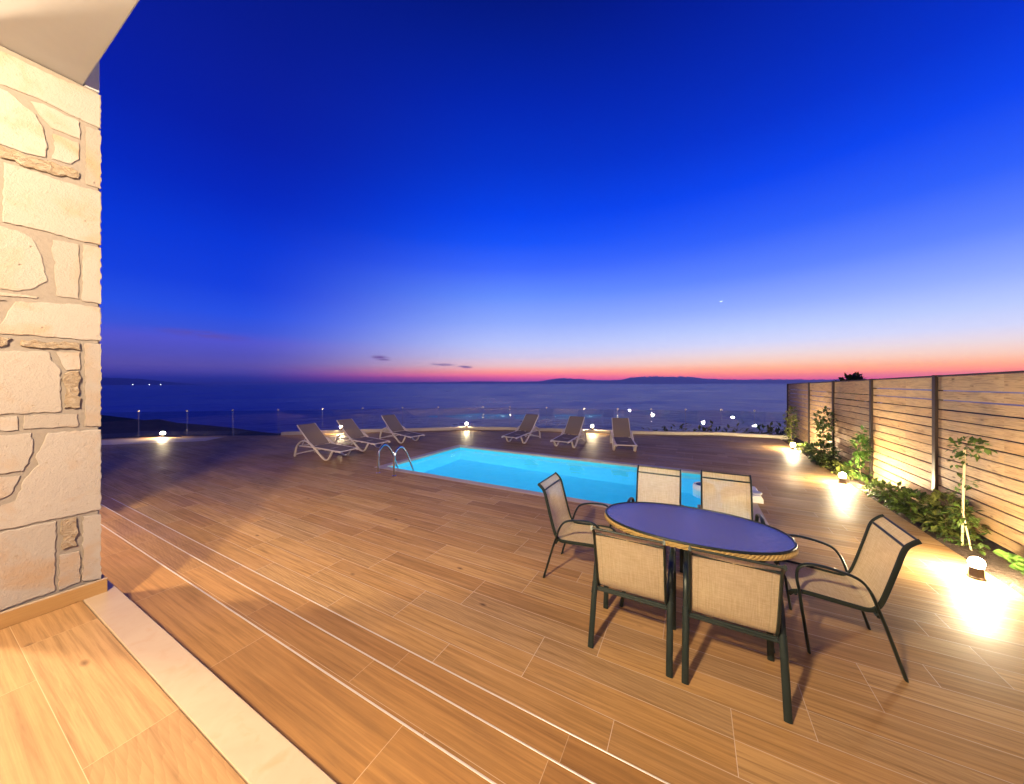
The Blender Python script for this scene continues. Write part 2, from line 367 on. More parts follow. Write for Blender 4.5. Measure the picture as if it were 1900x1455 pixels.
mb_ = t.add('ShaderNodeMixShader'); t.put(mb_.inputs[0], t.math('ADD', fr.outputs[0], .15, clamp=True)); t.l.new(ma.outputs[0], mb_.inputs[1]); t.l.new(gl.outputs[0], mb_.inputs[2])
t.l.new(mb_.outputs[0], out.inputs[0]); M['table_glass'] = m
m, t, out = new_mat('wicker'); ob = opos(t)
n = t.noise(ob, 60, 3, .6); c = t.mix(n, (.36, .24, .07), (.62, .45, .17)); pbr(t, out, c, .6, 0, t.bump(n, .4, .004)); M['wicker'] = m
def emit(name, col, s):
    m, t, out = new_mat(name); e = t.add('ShaderNodeEmission'); e.inputs[0].default_value = (*col, 1); e.inputs[1].default_value = s
    t.l.new(e.outputs[0], out.inputs[0]); return m
M['bulb_bright'] = emit('lamp_globe_glow', (1, .79, .48), 2400)
M['bulb_soft'] = emit('small_lamp_glow', (1, .76, .42), 2200)
M['bulb_porch'] = emit('porch_diffuser_glow', (1, .72, .42), 20)
M['far_light'] = emit('far_window_glow', (.9, .92, 1), 5); M['near_light'] = emit('house_window_glow', (.9, .92, 1), 14)
M['moon'] = emit('moon_glow', (.75, .9, 1), 1.6)
M['pool_lens'] = emit('pool_lens_glow', (.75, .95, 1), 6)
m, t, out = new_mat('pool_liner'); p = wpos(t); n = t.noise(p, 6, 4, .6)
c = t.mix(n, (.08, .66, .82), (.16, .78, .92)); pbr(t, out, c, .6, **{'Specular IOR Level': .0}); M['liner'] = m
m, t, out = new_mat('pool_water'); p = wpos(t); n = t.noise(p, 2.2, 3, .5, .4)
g = t.add('ShaderNodeBsdfGlass'); g.inputs['IOR'].default_value = 1.33; g.inputs['Color'].default_value = (.80, .97, 1, 1); g.inputs['Roughness'].default_value = .0
t.l.new(t.bump(n, .5, .02), g.inputs['Normal']); t.l.new(g.outputs[0], out.inputs[0]); M['pool_water'] = m
m, t, out = new_mat('sea_water'); p = wpos(t)
n1 = t.noise(t.vmul(p, (1, 1.0, 1)), .035, 4, .6, .3); n2 = t.noise(p, .006, 3, .5)
n3 = t.math('ADD', t.math('MULTIPLY', t.noise(p, .0016, 4, .6, .8), .55), t.math('MULTIPLY', t.noise(p, .009, 4, .65, .5), .45))
n3 = t.math('MULTIPLY', t.math('SUBTRACT', n3, .36), 3.4, clamp=True)
sc_ = t.mix(n3, (.003, .007, .09), (.011, .024, .30))
pbr(t, out, sc_, t.math('ADD', .26, t.math('MULTIPLY', n3, .12)), 0, t.bump(t.math('ADD', n1, t.math('MULTIPLY', n2, 1.5)), .8, 9.0), IOR=1.33, **{'Specular Tint': (.11, .16, 1, 1)}); M['sea'] = m
def leaf_mat(name, a, b, trans=.3):
    m, t, out = new_mat(name)
    at = t.add('ShaderNodeAttribute', attribute_name='tint').outputs['Fac']
    c = t.mix(at, a, b)
    p = pbr(t, None, c, .5); tl = t.add('ShaderNodeBsdfTranslucent'); t.put(tl.inputs[0], t.mix(.5, c, b))
    ms = t.add('ShaderNodeMixShader'); ms.inputs[0].default_value = trans; t.l.new(p, ms.inputs[1]); t.l.new(tl.outputs[0], ms.inputs[2])
    t.l.new(ms.outputs[0], out.inputs[0]); return m
M['leaf_dark'] = leaf_mat('dark_leaf', (.025, .045, .012), (.075, .115, .025))
M['leaf_mid'] = leaf_mat('mid_leaf', (.04, .08, .012), (.13, .20, .03))
M['leaf_pale'] = leaf_mat('pale_leaf', (.10, .13, .02), (.26, .28, .06))
M['leaf_bright'] = leaf_mat('bright_leaf', (.07, .16, .02), (.16, .30, .05))
M['stem'] = speckled('woody_stem', (.20, .14, .08), .2, 30, .8)
M['cane'] = speckled('bamboo_cane', (.62, .48, .26), .12, 30, .6)
M['bark'] = speckled('bark', (.10, .075, .055), .3, 14, .9, 0, .8, .02)
M['lamp_base'] = speckled('stone_lamp_base', (.20, .14, .09), .2, 40, .8)

# ------------------------------------------------------------ sea, land, far islands
sea = MB(); sea.sheet([[(-29900, -300, -75), (29900, -300, -75)], [(-29900, 29900, -75), (29900, 29900, -75)]])
struct(sea, 'sea', M['sea'])
def hsh(x, y): return (math.sin(x*.37+1.3)*math.cos(y*.29+.4)+.5*math.sin(x*.91+y*.77)+.3*math.sin(x*2.1-y*1.7))*.5
def land_z(x, y):
    z = -2.2-.24*max(0, y-16)-.022*abs(x)-.14*max(0, -x-130)
    dd = max(0, math.hypot(x+6, y-3)-22)
    return max(-80, z+hsh(x*.35, y*.35)*min(1.6, .25+dd*.03))
rows = []
for j in range(90):
    y = -60+j*j*.045+j*.9
    rows.append([(x, y, land_z(x, y)) for x in [-420+i*8 for i in range(48)]+[-36+i*3 for i in range(30)]+[60+i*12 for i in range(12)]])
ld = MB(); ld.sheet(rows); struct(ld, 'hillside', M['land'], smooth=True)
F0, CX0, CY0 = 624., 950., 710.
SN, CS = math.sin(R(28.25)), math.cos(R(28.25))
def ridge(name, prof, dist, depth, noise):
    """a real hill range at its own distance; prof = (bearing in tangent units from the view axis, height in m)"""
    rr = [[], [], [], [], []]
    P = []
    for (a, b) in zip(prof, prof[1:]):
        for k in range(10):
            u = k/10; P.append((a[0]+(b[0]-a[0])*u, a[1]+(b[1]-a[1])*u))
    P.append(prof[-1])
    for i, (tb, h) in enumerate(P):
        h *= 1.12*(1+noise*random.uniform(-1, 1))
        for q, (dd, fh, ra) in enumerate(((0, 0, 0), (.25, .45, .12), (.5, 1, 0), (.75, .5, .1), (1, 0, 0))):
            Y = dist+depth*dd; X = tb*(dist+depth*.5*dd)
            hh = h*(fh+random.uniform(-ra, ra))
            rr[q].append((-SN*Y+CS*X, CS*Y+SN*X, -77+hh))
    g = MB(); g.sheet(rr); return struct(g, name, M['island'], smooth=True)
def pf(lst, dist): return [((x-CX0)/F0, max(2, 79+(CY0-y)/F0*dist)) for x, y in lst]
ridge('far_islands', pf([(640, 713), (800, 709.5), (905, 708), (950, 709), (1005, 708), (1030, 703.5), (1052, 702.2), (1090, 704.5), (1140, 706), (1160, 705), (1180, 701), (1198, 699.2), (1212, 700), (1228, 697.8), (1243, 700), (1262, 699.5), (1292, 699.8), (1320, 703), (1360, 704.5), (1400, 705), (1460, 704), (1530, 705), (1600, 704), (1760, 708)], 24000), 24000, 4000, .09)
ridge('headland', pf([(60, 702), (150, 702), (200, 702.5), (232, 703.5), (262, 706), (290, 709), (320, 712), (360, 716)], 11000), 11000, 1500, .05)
for i, (px, dz) in enumerate(((246, 14), (277, 10), (298, 12))):
    Y = 10900; X = (px-CX0)/F0*Y
    g = MB(); g.sphere((0, 0, 0), 13, 8, 6)
    o = g.build('village_light', M['far_light'], loc=(-SN*Y+CS*X, CS*Y+SN*X, -75+dz))
    tag(o, ['tiny white light low on the far headland, nearest the stone pillar', 'tiny white light low on the far headland, middle of three', 'tiny white light at the seaward tip of the far headland'][i], 'light', 'village lights on the far headland')
def at(px, py, Y):
    X = (px-CX0)/F0*Y; return Vector((-SN*Y+CS*X, CS*Y+SN*X, 1.95+(CY0-py)/F0*Y))
o = MB().sphere((0, 0, 0), .13, 10, 6).build('house_light', M['near_light'], loc=at(217, 784, 58))
tag(o, 'lone white light on the dark slope below the terrace, beside the stone pillar', 'light')
# the young moon, a lit crescent
g = MB(); pts = []
for k in range(13):
    a = math.pi*(1+k/12); pts.append((math.cos(a), math.sin(a)))
for k in range(1, 12):
    a = math.pi*(2-k/12); pts.append((math.cos(a), math.sin(a)*.45))
g.prism([(a*170, b*170) for a, b in pts], -30, 30, 'y')
mo = g.build('moon', M['moon'], loc=at(1338, 558, 42000), rot=(0, 0, R(28.25-32)))
tag(mo, 'thin pale crescent moon low in the blue sky', 'moon')

# ------------------------------------------------------------ sea haze
m, t, out = new_mat('haze_air'); pv = t.add('ShaderNodeVolumePrincipled')
pv.inputs['Color'].default_value = (.80, .82, 1, 1); pv.inputs['Density'].default_value = HAZE; pv.inputs['Anisotropy'].default_value = .55
t.l.new(pv.outputs[0], out.inputs['Volume'])
hz = MB().box(-HZ_R, HZ_R, -1000, HZ_R, -90, HZ_T).build('haze', m); tag(hz, kind='stuff')

# ------------------------------------------------------------ terrace floor with the pool opening
OUT = [(2.66, .9), (2.66, 14.72), (.9, 14.58), (-.8, 13.81), (-3.15, 13.0), (-5.3, 12.5), (-6.62, 12.14), (-8.24, 11.34), (-9.0, 10.7), (-12.03, 8.23), (-13.41, 6.89), (-14.96, 6.0), (-16.12, 5.15), (-17.32, 4.24), (-18.05, 3.46), (-20, 1), (-22, -4), (-8.6, -4), (-8.6, .9)]
PX0, PX1, PY0, PY1 = -6.30, .76, 5.47, 8.35
CW = .16
def ring_fill(mb, outer, hole, z):
    vo_ = [mb.bm.verts.new((x, y, z)) for x, y in outer]; vh = [mb.bm.verts.new((x, y, z)) for x, y in hole]
    es = [mb.bm.edges.new((a, b)) for l in (vo_, vh) for a, b in zip(l, l[1:]+l[:1])]
    bmesh.ops.triangle_fill(mb.bm, edges=es, use_beauty=True)
    return vo_, vh
g = MB()
hole = [(PX0-CW, PY0-CW), (PX1+CW, PY0-CW), (PX1+CW, PY1+CW), (PX0-CW, PY1+CW)]
vo_, vh = ring_fill(g, OUT, hole, 0)
lo = [g.bm.verts.new((v.co.x, v.co.y, -3.2)) for v in vo_]
for i in range(len(lo)):
    j = (i+1) % len(lo); g.bm.faces.new((vo_[i], vo_[j], lo[j], lo[i]))
struct(g, 'terrace_floor', M['deck'])
# paler border strip along the far left edge
g = MB(); A = [(-14.3, 5.02), (-16.3, 3.1), (-18.4, .6)]; B = [(-14.75, 5.72), (-17.15, 4.0), (-19.5, 1.0)]
g.sheet([[(x, y, .004) for x, y in A], [(x, y, .004) for x, y in B]]); struct(g, 'border_strip', speckled('pale_paving', (.52, .42, .33), .2, 6, .5))
# pool
pool = thing('swimming_pool', 'rectangular swimming pool glowing turquoise, set flush in the wood tile terrace', 'pool', ((PX0+PX1)/2, (PY0+PY1)/2, 0))
ppos = pool.location.copy()
def under(o, root):
    o.parent = root; o.matrix_parent_inverse = Matrix.Identity(4); o.location = o.location-Vector(root.location); return o
g = MB(); zb = -1.42
g.bm.faces.new([g.bm.verts.new(p) for p in ((PX0, PY0, zb), (PX1, PY0, zb), (PX1, PY1, zb), (PX0, PY1, zb))])
for (a, b) in (((PX0, PY0), (PX1, PY0)), ((PX1, PY0), (PX1, PY1)), ((PX1, PY1), (PX0, PY1)), ((PX0, PY1), (PX0, PY0))):
    g.bm.faces.new([g.bm.verts.new(p) for p in ((*a, zb), (*b, zb), (*b, -.03), (*a, -.03))])
bmesh.ops.remove_doubles(g.bm, verts=g.bm.verts, dist=1e-4)
under(g.build('basin', M['liner']), pool)
g = MB()
e = .02
g.box(PX0-CW+.002, PX1+CW-.002, PY0-CW+.002, PY0+e, -.04, .006, .003); g.box(PX0-CW+.002, PX1+CW-.002, PY1-e, PY1+CW-.002, -.04, .006, .003)
g.box(PX0-CW+.002, PX0+e, PY0+e+.002, PY1-e-.002, -.04, .006, .003); g.box(PX1-e, PX1+CW-.002, PY0+e+.002, PY1-e-.002, -.04, .006, .003)
under(g.build('coping', speckled('pool_coping', (.45, .36, .29), .12, 14, .5)), pool)
g = MB(); g.sheet([[(PX0+.001, PY0+.001, -.075), (PX1-.001, PY0+.001, -.075)], [(PX0+.001, PY1-.001, -.075), (PX1-.001, PY1-.001, -.075)]])
under(g.build('water', M['pool_water']), pool)
for px in (-4.3, -1.2):
    g = MB(); g.lathe([(.13, -.02), (.13, .0), (.115, .015), (.115, .022)], sides=20)
    under(g.build('pool_light', M['pool_lens'], loc=(px, PY0+.02, -.62), rot=(R(-90), 0, 0)), pool)
    ldt = bpy.data.lights.new('pool_lamp', 'POINT'); ldt.energy = 340; ldt.color = (.72, .95, 1); ldt.shadow_soft_size = .12
    lo_ = bpy.data.objects.new('pool_lamp', ldt); C.objects.link(lo_); lo_.location = (px, PY0+.28, -.62); under(lo_, pool)

# ------------------------------------------------------------ steps, porch floor
ZU = .51
def slab(name, x0, x1, y0, y1, z0, z1, mat): g = MB(); g.box(x0, x1, y0, y1, z0, z1, .004); return struct(g, name, mat)
XL, XR = -8.6, 2.66
slab('porch_floor', XL, 3.1, -4.6, .615, .2, ZU, M['porch'])
slab('marble_edge', XL, 3.1, .617, .767, .2, ZU+.003, M['marble'])
slab('step', XL, XR, .755, 1.155, -.3, .34, M['tread'])
slab('step', XL, XR, 1.157, 1.487, -.3, .17, M['tread'])
slab('step', XL, XR, 1.489, 1.793, -.3, .006, M['tread'])
g = MB()
for y, z in ((1.155, .34), (1.487, .17), (1.793, .006)): g.box(XL, XR, y-.005, y+.004, z-.05 if z > .1 else -.02, z+.003, .0015)
struct(g, 'step_trim', M['trim'])

# ------------------------------------------------------------ stone pillar
XF = -3.57
def z_of(px, py):        # point of the pillar face measured from the survey drawing
    r = (px-CX0)/F0; Y = XF/(-SN+CS*r); return (min(.698, Y*(CS+SN*r)), 1.95-(py-CY0)*Y/F0)
Z1 = lambda x, y: (x/4.04, 60+y/4.04)
Z2 = lambda x, y: (x/4.04, 400+y/4.04)
Z3 = lambda x, y: (x/3.385, 740+y/3.385)
ST = [
 (Z1, 0, [(0,130),(180,215),(350,300),(600,402),(750,465),(750,716),(620,657),(480,588),(330,512),(180,452),(0,385)]),
 (Z1, 0, [(0,405),(60,440),(190,555),(270,610),(330,720),(355,830),(345,935),(250,915),(120,875),(0,830)]),
 (Z1, 0, [(225,510),(330,533),(600,668),(605,798),(500,757),(390,715),(320,640)]),
 (Z1, 0, [(400,755),(590,825),(600,870),(595,950),(535,985),(390,945),(415,880)]),
 (Z1, 1, [(0,848),(150,897),(340,962),(500,1007),(590,1045),(585,1095),(450,1078),(250,1018),(60,950),(0,912)]),
 (Z1, 0, [(645,700),(750,732),(750,1168),(650,1138)]),
 (Z1, 0, [(30,970),(200,1022),(450,1107),(750,1192),(750,1592),(550,1548),(300,1480),(25,1418)]),
 (Z2, 0, [(0,70),(130,110),(240,165),(310,290),(335,420),(360,490),(270,540),(140,565),(0,550)]),
 (Z2, 0, [(400,180),(590,215),(605,420),(590,500),(595,625),(430,600),(415,480),(420,350),(390,240)]),
 (Z2, 0, [(625,215),(750,240),(745,663),(620,638)]),
 (Z2, 0, [(0,570),(150,590),(290,608),(280,622),(0,602)]),
 (Z2, 0, [(120,645),(400,657),(560,662),(745,690),(745,938),(500,918),(300,903),(0,880),(10,810),(60,720)]),
 (Z2, 0, [(0,622),(48,635),(0,678)]),
 (Z2, 1, [(0,915),(90,920),(60,970),(0,985)]),
 (Z2, 1, [(160,930),(400,945),(600,957),(605,1008),(400,1000),(200,985),(150,972)]),
 (Z2, 0, [(640,957),(745,962),(745,1582),(640,1578)]),
 (Z2, 0, [(0,1015),(200,1020),(370,1020),(385,1085),(455,1150),(460,1472),(0,1490)]),
 (Z2, 0, [(420,1025),(600,1025),(600,1155),(500,1160),(460,1090)]),
 (Z2, 1, [(485,1185),(590,1165),(600,1440),(485,1445)]),
 (Z3, 0, [(0,120),(110,110),(115,195),(0,200)]),
 (Z3, 0, [(155,105),(490,95),(492,175),(150,190)]),
 (Z3, 0, [(0,230),(200,215),(210,330),(150,455),(0,470)]),
 (Z3, 0, [(0,490),(130,485),(70,600),(0,690)]),
 (Z3, 0, [(305,215),(625,195),(625,700),(350,755),(0,830),(0,730),(100,640),(160,500),(245,415),(225,370)]),
 (Z3, 0, [(0,840),(355,770),(350,1000),(345,1210),(0,1345)]),
 (Z3, 1, [(390,765),(480,745),(485,925),(395,950)]),
 (Z3, 0, [(375,985),(500,960),(505,1150),(370,1205)]),
 (Z3, 0, [(525,740),(625,730),(625,1140),(520,1150)]),
]
YB0, YB1, XB0 = .20, .698, -4.02
def jag(poly, amp, step=.02):
    out_ = []
    n = len(poly)
    for i in range(n):
        a, b = Vector(poly[i]), Vector(poly[(i+1) % n]); L = (b-a).length; k = max(1, int(L/step))
        nrm = Vector((-(b-a).y, (b-a).x))/max(L, 1e-6)
        for q in range(k):
            p_ = a+(b-a)*q/k
            if q: p_ = p_+nrm*random.uniform(-amp, amp)
            out_.append((p_.x, p_.y))
    return out_
def inset(poly, d_):
    cxx = sum(p[0] for p in poly)/len(poly); cyy = sum(p[1] for p in poly)/len(poly)
    return [(a+(cxx-a)*d_, b+(cyy-b)*d_) for a, b in poly]
def add_stone(mb, poly, put, depth, rough=False):
    """one stone: jagged outline, bulged front; put(a, b, h) places it with h outward"""
    j = jag(poly, .0042 if not rough else .010)
    levels = [(0, 0), (depth*.75, 0), (depth, .02 if not rough else .05)]
    rings = [[mb.bm.verts.new(put(a, b, h)) for a, b in inset(j, d_)] for h, d_ in levels]
    n = len(j)
    for A_, B_ in zip(rings, rings[1:]):
        for i in range(n): mb.bm.faces.new((A_[i], A_[(i+1) % n], B_[(i+1) % n], B_[i]))
    try: f = mb.bm.faces.new(rings[-1])
    except Exception: return
    mb.bm.faces.ensure_lookup_table()
def make_pillar(label, loc, survey=True):
    root = thing('stone_pillar', label, 'pillar', loc)
    g = MB(); g.box(XB0, XF-.014, YB0, YB1-.012, ZU, 3.93); under_off(g.build('mortar_core', M['mortar']), root)
    g = MB(); gr = MB()
    px = lambda a, b, h: (XF-.014+h, a, b)
    for f, rough, pts in ST:
        poly = []
        for q in pts:
            X_, Y_ = f(*q); a, b = z_of(max(X_, 0), Y_)
            if q[0] <= 0: a = YB0-.006
            if q[0] >= 738 and f is not Z3 or q[0] >= 610 and f is Z3: a = YB1
            poly.append((a, max(b, ZU+.02)))
        add_stone(gr if rough else g, poly, px, random.uniform(.006, .010) if not rough else .016, bool(rough))
    # the other three faces: plain squared courses
    for face in range(3):
        z = ZU+.02
        a0, a1 = (XB0, XF-.03) if face < 2 else (YB0, YB1-.02)
        while z < 3.9:
            h = min(random.choice((.14, .2, .3, .36)), 3.92-z)
            if h < .05: break
            a = a0
            while a < a1-.02:
                wd = min(random.uniform(.12, .4), a1-a)
                if a1-a-wd < .1: wd = a1-a
                poly = [(a+.006, z+.006), (a+wd-.006, z+.006), (a+wd-.006, z+h-.006), (a+.006, z+h-.006)]
                put = [lambda p_, q_, h_: (p_, YB1-.012+h_, q_), lambda p_, q_, h_: (p_, YB0-h_, q_), lambda p_, q_, h_: (XB0-h_, p_, q_)][face]
                add_stone(g, poly, put, .012)
                a += wd
            z += h
    under_off(g.build('stonework', M['stone']), root); under_off(gr.build('rough_stonework', M['rough_stone']), root)
    g = MB(); hz = .09
    g.box(XF+.002, XF+.020, YB0-.03, YB1+.024, ZU+.001, ZU+hz, .002); g.box(XB0-.03, XB0-.014, YB0-.03, YB1+.024, ZU+.001, ZU+hz, .002)
    g.box(XB0-.013, XF+.001, YB1+.006, YB1+.024, ZU+.001, ZU+hz, .002); g.box(XB0-.013, XF+.001, YB0-.03, YB0-.014, ZU+.001, ZU+hz, .002)
    under_off(g.build('skirting', M['skirting']), root)
    g = MB(); g.box(XF+.002, XF+.0205, YB0-.03, YB1+.0245, ZU+hz+.0005, ZU+hz+.006, .001); under_off(g.build('skirting_edge', M['marble']), root)
    g = MB(); g.box(XB0, XF-.004, .628, YB1-.006, 3.932, 4.75, .004); under_off(g.build('plaster_upstand', M['plaster']), root)
    return root
def under_off(o, root): o.parent = root; o.location = (0, 0, 0); return o
make_pillar('tall pillar of cream limestone blocks with grey mortar, standing on the porch edge', (0, 0, 0))
make_pillar('second limestone pillar hidden behind the near one', (-3.0, 0, 0))
g = MB(); g.box(-9.2, 3.7, -4.9, .625, 3.936, 4.3, .006)
tag(g.build('porch_roof', M['plaster']), 'smooth off-white porch roof slab above the stone pillar', 'roof')
hw = thing('house_wall', 'cream rendered house front behind the porch', 'wall', (0, -4.62, 0))
g = MB(); g.box(XL, 3.6, -.2, 0, 0, 3.93); g.build('wall', M['plaster'], hw)
for xx in (-6.5, -1.0):
    g = MB()
    g.box(xx, xx+1.8, .002, .05, ZU+.05, 2.75); dr = g.build('patio_door', M['dark_metal'], hw)
    g = MB(); g.box(xx+.08, xx+.86, .052, .06, ZU+.13, 2.67); g.box(xx+.94, xx+1.72, .052, .06, ZU+.13, 2.67); g.build('pane', M['glass'], dr)
# ceiling lamps of the porch (they light the pillar, the steps and the furniture)
for i, (x, y, zl, pw) in enumerate(((-1.4, -1.15, 3.75, 1500), (-5.3, -.45, 2.9, 850))):
    L = thing('porch_lamp', ['round ceiling lamp under the porch roof near the doors', 'round lamp hanging on a rod from the porch roof beyond the pillar'][i], 'lamp', (x, y, 3.93), 0, 'porch lamps')
    zz = zl+.18-3.93
    g = MB(); g.lathe([(.16, zz), (.16, zz-.03), (.14, zz-.05)], sides=24)
    if zz < -.01: g.tube([(0, 0, 0), (0, 0, zz)], .01, 8)
    g.build('housing', M['steel'], L)
    g = MB(); g.lathe([(.13, zz-.052), (.12, zz-.075), (.07, zz-.09)], sides=24); g.build('diffuser', M['bulb_porch'], L)
    ldt = bpy.data.lights.new('porch_bulb', 'POINT'); ldt.energy = pw; ldt.color = (1, .74, .47); ldt.shadow_soft_size = .13
    lo_ = bpy.data.objects.new('porch_bulb', ldt); C.objects.link(lo_); lo_.parent = L; lo_.location = (0, 0, zz-.18)

# ------------------------------------------------------------ kerb and glass balustrade round the terrace edge
PER = [(2.9, 14.74), (.9, 14.62), (-.82, 13.85), (-3.17, 13.04), (-5.32, 12.54), (-6.64, 12.18), (-8.28, 11.38), (-9.04, 10.74), (-12.07, 8.27), (-13.45, 6.93)]
def offs(poly, d_):
    o_ = []
    for i, p_ in enumerate(poly):
        a = Vector(poly[max(i-1, 0)]); b = Vector(poly[min(i+1, len(poly)-1)]); tv = (b-a).normalized()
        o_.append((p_[0]+tv.y*d_, p_[1]-tv.x*d_))
    return o_
po = offs(PER, .17)
g = MB(); zk = .105
A = [[(x, y, -.3) for x, y in PER], [(x, y, zk) for x, y in PER], [(x, y, zk) for x, y in po], [(x, y, -.9) for x, y in po]]
g.sheet(A); g.bm.faces.new([g.bm.verts.new(A[k][0]) for k in range(4)]); g.bm.faces.new([g.bm.verts.new(A[k][-1]) for k in range(4)])
struct(g, 'kerb', M['curb'])
LINE = offs([(-19.9, 1.0), (-18.0, 3.5), (-17.25, 4.3), (-16.05, 5.2), (-14.9, 6.06), (-13.45, 6.93)], 0.)[:-1][::-1]
FULL = offs(PER, .085)+LINE
def on_line(px):
    r = (px-CX0)/F0; dv = Vector((-SN+CS*r, CS+SN*r))
    for a, b in zip(FULL, FULL[1:]):
        A_, B_ = Vector(a), Vector(b); e_ = B_-A_
        den = dv.x*e_.y-dv.y*e_.x
        if abs(den) < 1e-9: continue
        u = (A_.x*e_.y-A_.y*e_.x)/den; v = (A_.x*dv.y-A_.y*dv.x)/den
        if u > 0 and -1e-6 <= v <= 1+1e-6: return A_+e_*v
    return None
bal = thing('glass_balustrade', 'low frameless glass balustrade with ball-capped steel posts along the terrace edge', 'balustrade', (0, 0, 0))
posts = [on_line(p) for p in (1459, 1400, 1338, 1272, 1208, 1146, 1084, 1014, 946, 896, 813, 747, 673, 598, 516, 432, 347, 257, 160)]
posts = [p for p in posts if p is not None]
for i, p_ in enumerate(posts):
    zb = zk if p_.x > -13.5 else 0
    g = MB(); g.tube([(0, 0, 0), (0, 0, .93-zb)], .007, 8); pt = g.build('post', M['steel'], bal, loc=(p_.x, p_.y, zb))
    g = MB(); g.sphere((0, 0, .94-zb), .033, 12, 8); g.build('cap', M['white_plastic'], pt, smooth=True)
for a, b in zip(posts, posts[1:]):
    e_ = (b-a); L_ = e_.length; tv = e_.normalized(); nv = Vector((-tv.y, tv.x)); zb = zk if min(a.x, b.x) > -13.5 else 0.004
    g = MB()
    a2, b2 = a+tv*.02, b-tv*.02; hw_ = nv*.005
    g.prism([(a2+hw_)[:], (b2+hw_)[:], (b2-hw_)[:], (a2-hw_)[:]], zb, .91)
    g.build('glass_panel', M['glass'], bal)

# ------------------------------------------------------------ fence
XFN = 3.2
fy = [1.75, 3.8, 5.33, 7.38, 9.41, 11.5, 13.54, 14.9, 16.2]
fy = [1.26, 3.31, 5.33, 7.38, 9.41, 11.5, 13.54, 16.2]
def ftop(y): return 2.075-.0172*(y-5.9)
fence = thing('wooden_fence', 'tall fence of horizontal knotty boards between dark metal posts, lit from below', 'fence', (XFN, 0, 0))
for i, y in enumerate(fy):
    g = MB(); g.box(-.045, .04, y-.04, y+.04, -.35, ftop(y)+.012, .004); pt = g.build('post', M['dark_metal'], fence)
for a, b in zip(fy, fy[1:]):
    g = MB(); k = 0
    while True:
        z0 = .03+k*PITCH; z1 = z0+PITCH-.016
        tp = min(ftop(a), ftop(b))-.02
        if z0 > tp-.03: break
        dz0, dz1 = random.uniform(-.0025, .0025), random.uniform(-.0025, .0025)
        dx0 = random.uniform(-.003, .003)
        last = z1+PITCH > tp
        v = []
        for (yy, dz) in ((a+.042, dz0), (b-.042, dz1)):
            za, zb_ = z0+dz, (ftop(yy)-.02 if last else z1+dz)
            v.append([g.bm.verts.new(q) for q in ((-.012+dx0, yy, za), (-.012+dx0, yy, zb_), (.012+dx0, yy, zb_), (.012+dx0, yy, za))])
        for q in range(4): g.bm.faces.new((v[0][q], v[0][(q+1) % 4], v[1][(q+1) % 4], v[1][q]))
        g.bm.faces.new(v[0][::-1]); g.bm.faces.new(v[1])
        k += 1
        if last: break
    g.build('board_panel', M['board'], fence)
    g = MB(); ya, yb = a+.042, b-.042
    vv = [[g.bm.verts.new((xx, yy, ftop(yy)+dz)) for xx, dz in ((-.03, -.016), (-.03, .006), (.03, .006), (.03, -.016))] for yy in (ya, yb)]
    for q in range(4): g.bm.faces.new((vv[0][q], vv[0][(q+1) % 4], vv[1][(q+1) % 4], vv[1][q]))
    g.bm.faces.new(vv[0][::-1]); g.bm.faces.new(vv[1]); g.build('top_rail', M['dark_metal'], fence)
g = MB(); rws = []
for j in range(40):
    y = -4+j*.52
    rws.append([(3.62+.5*k*(1+k*.25), y, -1.2+min(1, (k+.0)*.8)*2.7+.12*math.sin(j*.9+k*1.3)+random.uniform(-.06, .06)-(.12*k if k > 1 else 0)) for k in range(10)])
g.sheet(rws); struct(g, 'added_dark_bank', M['land'], smooth=True)  # unseen bank, added so the gaps between the fence boards look dark
# planting bed
g = MB(); rws = []
for j in range(60):
    y = -1+j*.28
    rws.append([(2.662+k*.09, y, -.03+.03*math.sin(j*1.7+k*2.1)+random.uniform(-.012, .02)+(-.05 if k == 0 else 0)) for k in range(13)])
g.sheet(rws); struct(g, 'planting_bed', M['soil'], smooth=True)

# ------------------------------------------------------------ plants
def leaves(mb, tl, c, rad, n, size, asp=1.8, shell=.35, flat=0., droop=.2):
    """n leaf blades through an uneven ellipsoid"""
    for _ in range(n):
        while True:
            v = Vector((random.uniform(-1, 1), random.uniform(-1, 1), random.uniform(-1, 1)))
            if 0 < v.length <= 1: break
        k = v.length; v = v*((k**shell)/k)
        wob = 1+.28*math.sin(v.x*5+c[0]*3)*math.cos(v.y*4+v.z*6+c[1])
        p = Vector(c)+Vector((v.x*rad[0], v.y*rad[1], v.z*rad[2]))*wob
        s_ = size*random.uniform(.6, 1.25)
        dirv = (v+Vector((random.uniform(-.9, .9), random.uniform(-.9, .9), random.uniform(-.6, .9)-droop))).normalized()
        side = dirv.cross(Vector((random.uniform(-.4, .4), random.uniform(-.4, .4), 1))).normalized()
        up = side.cross(dirv)
        L_, W_ = s_*asp*.5, s_*.5
        pts = [p, p+dirv*L_*.9+side*W_+up*s_*.12, p+dirv*L_*2-up*s_*.15, p+dirv*L_*.9-side*W_+up*s_*.12]
        vs = [mb.bm.verts.new(q) for q in pts]; md = mb.bm.verts.new(p+dirv*L_*.95)
        f1_ = mb.bm.faces.new((vs[0], md, vs[2], vs[1])); f2_ = mb.bm.faces.new((vs[0], vs[3], vs[2], md))
        x_ = min(1, max(0, random.gauss(.5, .25))); tl += [x_, x_]
def finish_leaves(mb, tl, name, mat, root):
    o = mb.build(name, mat, root)
    at_ = o.data.attributes.new('tint', 'FLOAT', 'FACE')
    for i, x_ in enumerate(tl): at_.data[i].value = x_
    return o
